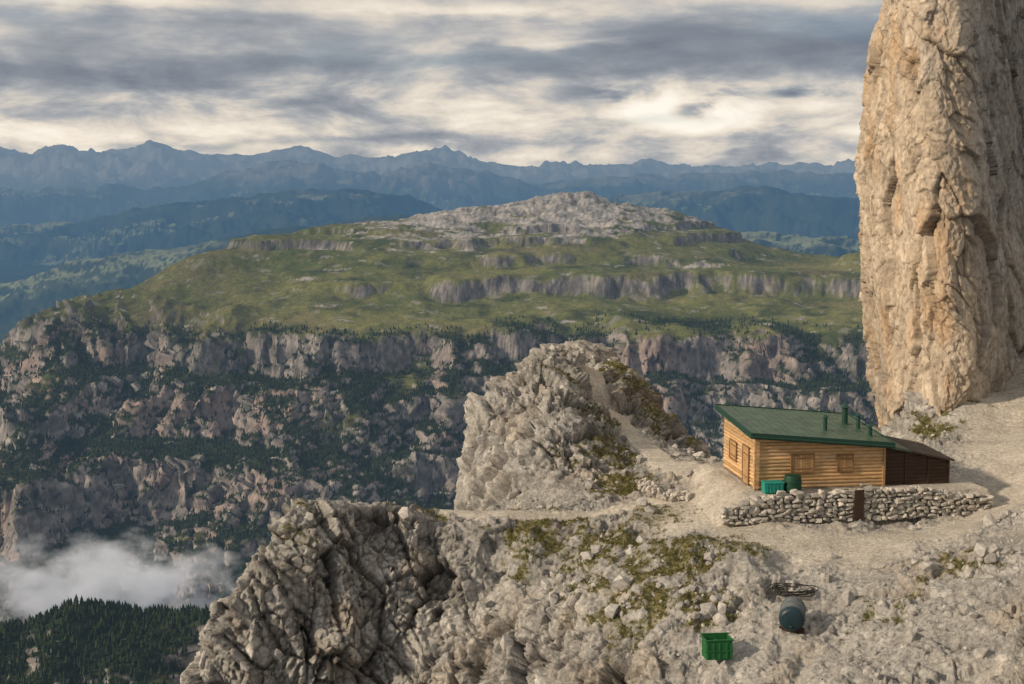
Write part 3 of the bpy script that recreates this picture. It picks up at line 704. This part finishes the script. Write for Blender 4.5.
tk.location = (TANK[0], TANK[1], tz+.0); tk.rotation_euler = (math.radians(6), 0, math.radians(-14))
m_bin = make_mat('green_bin_plastic', (.012,.11,.030), nscale=4, namp=.25, bump=.08, rough=.6)
b = Builder(); w, dp, h = 1.15, .85, .8; t_ = .045
b.box(0, w, 0, dp, 0, .06, bev=.01)
for (a0, a1, c0_, c1_, hh) in [(0, w, 0, t_, h), (0, w, dp-t_, dp, h+.1), (0, t_, t_+.001, dp-t_-.001, h), (w-t_, w, t_+.001, dp-t_-.001, h), (w/2-.025, w/2+.025, t_+.002, dp-t_-.002, h-.06)]: b.box(a0, a1, c0_, c1_, .061, hh, bev=.008)
for (a0, a1, c0_, c1_, zb) in [(-.05, w+.05, -.05, .052, h), (-.05, w+.05, dp-.05, dp+.05, h+.1), (-.05, .05, .053, dp-.053, h), (w-.05, w+.05, .053, dp-.053, h)]: b.box(a0, a1, c0_, c1_, zb+.002, zb+.065, bev=.015)
for x in (.03, w/4, w/2-.03, w*.75, w-.09): b.box(x, x+.06, -.035, -.002, .02, h-.05, bev=.01)
b.box(-.03, w+.03, -.04, -.003, h*.42, h*.5, bev=.01)
bz = max(ground_z(BIN[0]+q_, BIN[1]+r_, .2) for q_ in (-.4, .4) for r_ in (0, .6))
o = b.obj('green_waste_bin', m_bin); o.location = (BIN[0]-.57, BIN[1]-.2, bz-.08); o.rotation_euler = (math.radians(-5), 0, math.radians(6))
m_cab = make_mat('black_cable', (.025,.022,.018), nscale=6, namp=.2, bump=0, rough=.6)
b = Builder(); cz = ground_z(COIL[0], COIL[1], .6)
for k in range(9):
    r = rng.uniform(.55, .85); ox, oy = rng.normal(size=2)*.12; n = 28; ex = rng.uniform(1.05, 1.3)
    ph = rng.uniform(0, 6.28); pts = [(ox+ex*r*math.cos(2*math.pi*i/n), oy+r*.85*math.sin(2*math.pi*i/n), .05+.02*k+.04*math.sin(2*math.pi*i/n*2+ph)) for i in range(n)]
    for i in range(n): b.cyl(pts[i], pts[(i+1) % n], .022, seg=6)
o = b.obj('cable_coil', m_cab, smooth=True); o.location = (COIL[0], COIL[1], cz+.06)

# ================================================================== VALLEY CLOUD (real volume)
mv = bpy.data.materials.new('cloud_vapour'); mv.use_nodes = True; t = NT(mv.node_tree); t.n.clear()
out = t.new('ShaderNodeOutputMaterial'); pv = t.new('ShaderNodeVolumePrincipled')
tc = t.new('ShaderNodeTexCoord').outputs['Object']; ln = t.new('ShaderNodeVectorMath', operation='LENGTH'); t.l.new(tc, ln.inputs[0])
n = t.noise(t.vmul(tc, (1.9, 1.2, 1.0)), 1.8, 4, .62, 0.)
d = t.m('SUBTRACT', t.m('MULTIPLY_ADD', n, 3.8, -1.4), t.m('POWER', ln.outputs['Value'], 1.8))
d = t.m('MULTIPLY', t.m('MAXIMUM', d, 0.), .024)
t.l.new(d, pv.inputs['Density']); pv.inputs['Color'].default_value = (.98, .98, .99, 1); pv.inputs['Anisotropy'].default_value = .1
pv.inputs['Emission Color'].default_value = (.55, .60, .68, 1)
t.l.new(t.m('MULTIPLY', d, .28), pv.inputs['Emission Strength'])  # slight glow added in place of light scattered inside the cloud
t.l.new(pv.outputs[0], out.inputs['Volume'])
V, Fc = ico(3); ob = raw_mesh('valley_cloud', V, Fc, mv); ob.location = P(85, 586, 2600); ob.scale = (370, 160, 115)

# ================================================================== LIGHT + SKY
SE, SAZ = math.radians(24), math.radians(-108)
sd = Vector((math.sin(SAZ)*math.cos(SE), math.cos(SAZ)*math.cos(SE), math.sin(SE)))
ld = bpy.data.lights.new('sun', 'SUN'); ld.energy = 3.9; ld.angle = math.radians(4); ld.color = (1., .83, .63)
lo = bpy.data.objects.new('sun', ld); scene.collection.objects.link(lo); lo.rotation_euler = sd.to_track_quat('Z', 'Y').to_euler()
w = bpy.data.worlds.new('World'); scene.world = w; w.use_nodes = True; t = NT(w.node_tree); t.n.clear()
out = t.new('ShaderNodeOutputWorld')
sk = t.new('ShaderNodeTexSky', sky_type='NISHITA', sun_disc=False); sk.sun_elevation = SE; sk.sun_rotation = SAZ; sk.altitude = 2500
b1 = t.new('ShaderNodeBackground'); t.l.new(sk.outputs[0], b1.inputs[0]); b1.inputs[1].default_value = .07
g = t.new('ShaderNodeTexCoord').outputs['Generated']; sp_ = t.new('ShaderNodeSeparateXYZ'); t.l.new(g, sp_.inputs[0])
u = t.m('MULTIPLY', t.m('ARCTAN2', sp_.outputs[0], sp_.outputs[1]), 1.422); v = t.m('MULTIPLY', sp_.outputs[2], 1.422)
n1 = t.noise(t.comb(t.m('MULTIPLY', u, 2.6), t.m('MULTIPLY', v, 13.), 3.), 1., 8, .56, .3)
n2 = t.noise(t.comb(t.m('MULTIPLY', u, 9.), t.m('MULTIPLY', v, 24.), 7.), 1., 8, .58, .25)
n3 = t.noise(t.comb(t.m('MULTIPLY', u, 5.), t.m('MULTIPLY', v, 22.), 1.), 1., 6, .56, 0.)
lowm = t.ramp(v, [(0, (1.,)*3), (.085, (1.,)*3), (.12, (.45,)*3), (1, (.35,)*3)])
nw = t.m('MULTIPLY', t.m('SUBTRACT', n3, .5), .06)
vw = t.m('ADD', v, nw); uw = t.m('ADD', u, t.m('MULTIPLY', t.m('SUBTRACT', n2, .5), .10))
def gauss(u0, v0, su, sv, amp):
    a = t.m('DIVIDE', t.m('SUBTRACT', uw, u0), su); b_ = t.m('DIVIDE', t.m('SUBTRACT', vw, v0), sv)
    e = t.m('ADD', t.m('MULTIPLY', a, a), t.m('MULTIPLY', b_, b_))
    return t.m('MULTIPLY', t.m('POWER', math.e, t.m('MULTIPLY', e, -1.)), amp)
bs = t.ramp(vw, [(0, (.48,)*3), (.03, (.57,)*3), (.082, (.63,)*3), (.097, (.40,)*3), (.13, (.41,)*3), (.17, (.52,)*3), (.35, (.53,)*3), (1, (.53,)*3)])
tt_ = t.m('ADD', bs, 0.)
for a in [(-.36, .088, .22, .016, -.36), (-.12, .112, .35, .011, -.18), (.24, .130, .22, .022, -.22), (.20, .062, .26, .020, .14), (-.02, .162, .14, .010, .26), (-.42, .162, .14, .012, .34), (.08, .128, .10, .006, .22), (.195, .070, .022, .010, -.75), (.265, .074, .020, .004, -.5), (.09, .083, .04, .004, -.4), (-.25, .045, .30, .010, .14), (.0, .018, .4, .006, .12), (-.1, .030, .3, .005, -.14)]:
    tt_ = t.m('ADD', tt_, gauss(*a))
tt_ = t.m('ADD', tt_, t.m('MULTIPLY', t.m('SUBTRACT', n1, .5), 1.15))
tt_ = t.m('ADD', tt_, t.m('MULTIPLY', t.m('MULTIPLY', t.m('SUBTRACT', n2, .5), 1.75), lowm))
tt_ = t.m('ADD', tt_, t.m('MULTIPLY', t.m('SUBTRACT', n3, .5), .5), clamp=True)
cc_ = t.ramp(tt_, [(0, (.18,.205,.255)), (.25, (.26,.285,.325)), (.42, (.37,.385,.41)), (.52, (.50,.49,.48)), (.64, (.70,.635,.555)), (.80, (.90,.81,.69)), (1, (1.02,.95,.84))])
b2 = t.new('ShaderNodeBackground'); t.l.new(cc_, b2.inputs[0]); b2.inputs[1].default_value = 1.0
mx = t.new('ShaderNodeMixShader')
blue = t.m('MULTIPLY', t.m('SUBTRACT', t.noise(t.comb(t.m('MULTIPLY', u, 5.), t.m('MULTIPLY', v, 22.), 12.), 1., 6, .55, .3), .55), 4., clamp=True)
t.l.new(t.m('SUBTRACT', 1., t.m('MULTIPLY', blue, .45)), mx.inputs[0]); t.l.new(b1.outputs[0], mx.inputs[1]); t.l.new(b2.outputs[0], mx.inputs[2]); t.l.new(mx.outputs[0], out.inputs[0])

cam = bpy.data.cameras.new('camera'); cam.lens = 50; cam.sensor_width = 36; cam.clip_start = .5; cam.clip_end = 600000
co = bpy.data.objects.new('camera', cam); scene.collection.objects.link(co); co.rotation_euler = (math.pi/2-TH, 0, 0); scene.camera = co
scene.view_settings.view_transform = 'Standard'; scene.view_settings.look = 'None'; scene.view_settings.exposure = 0
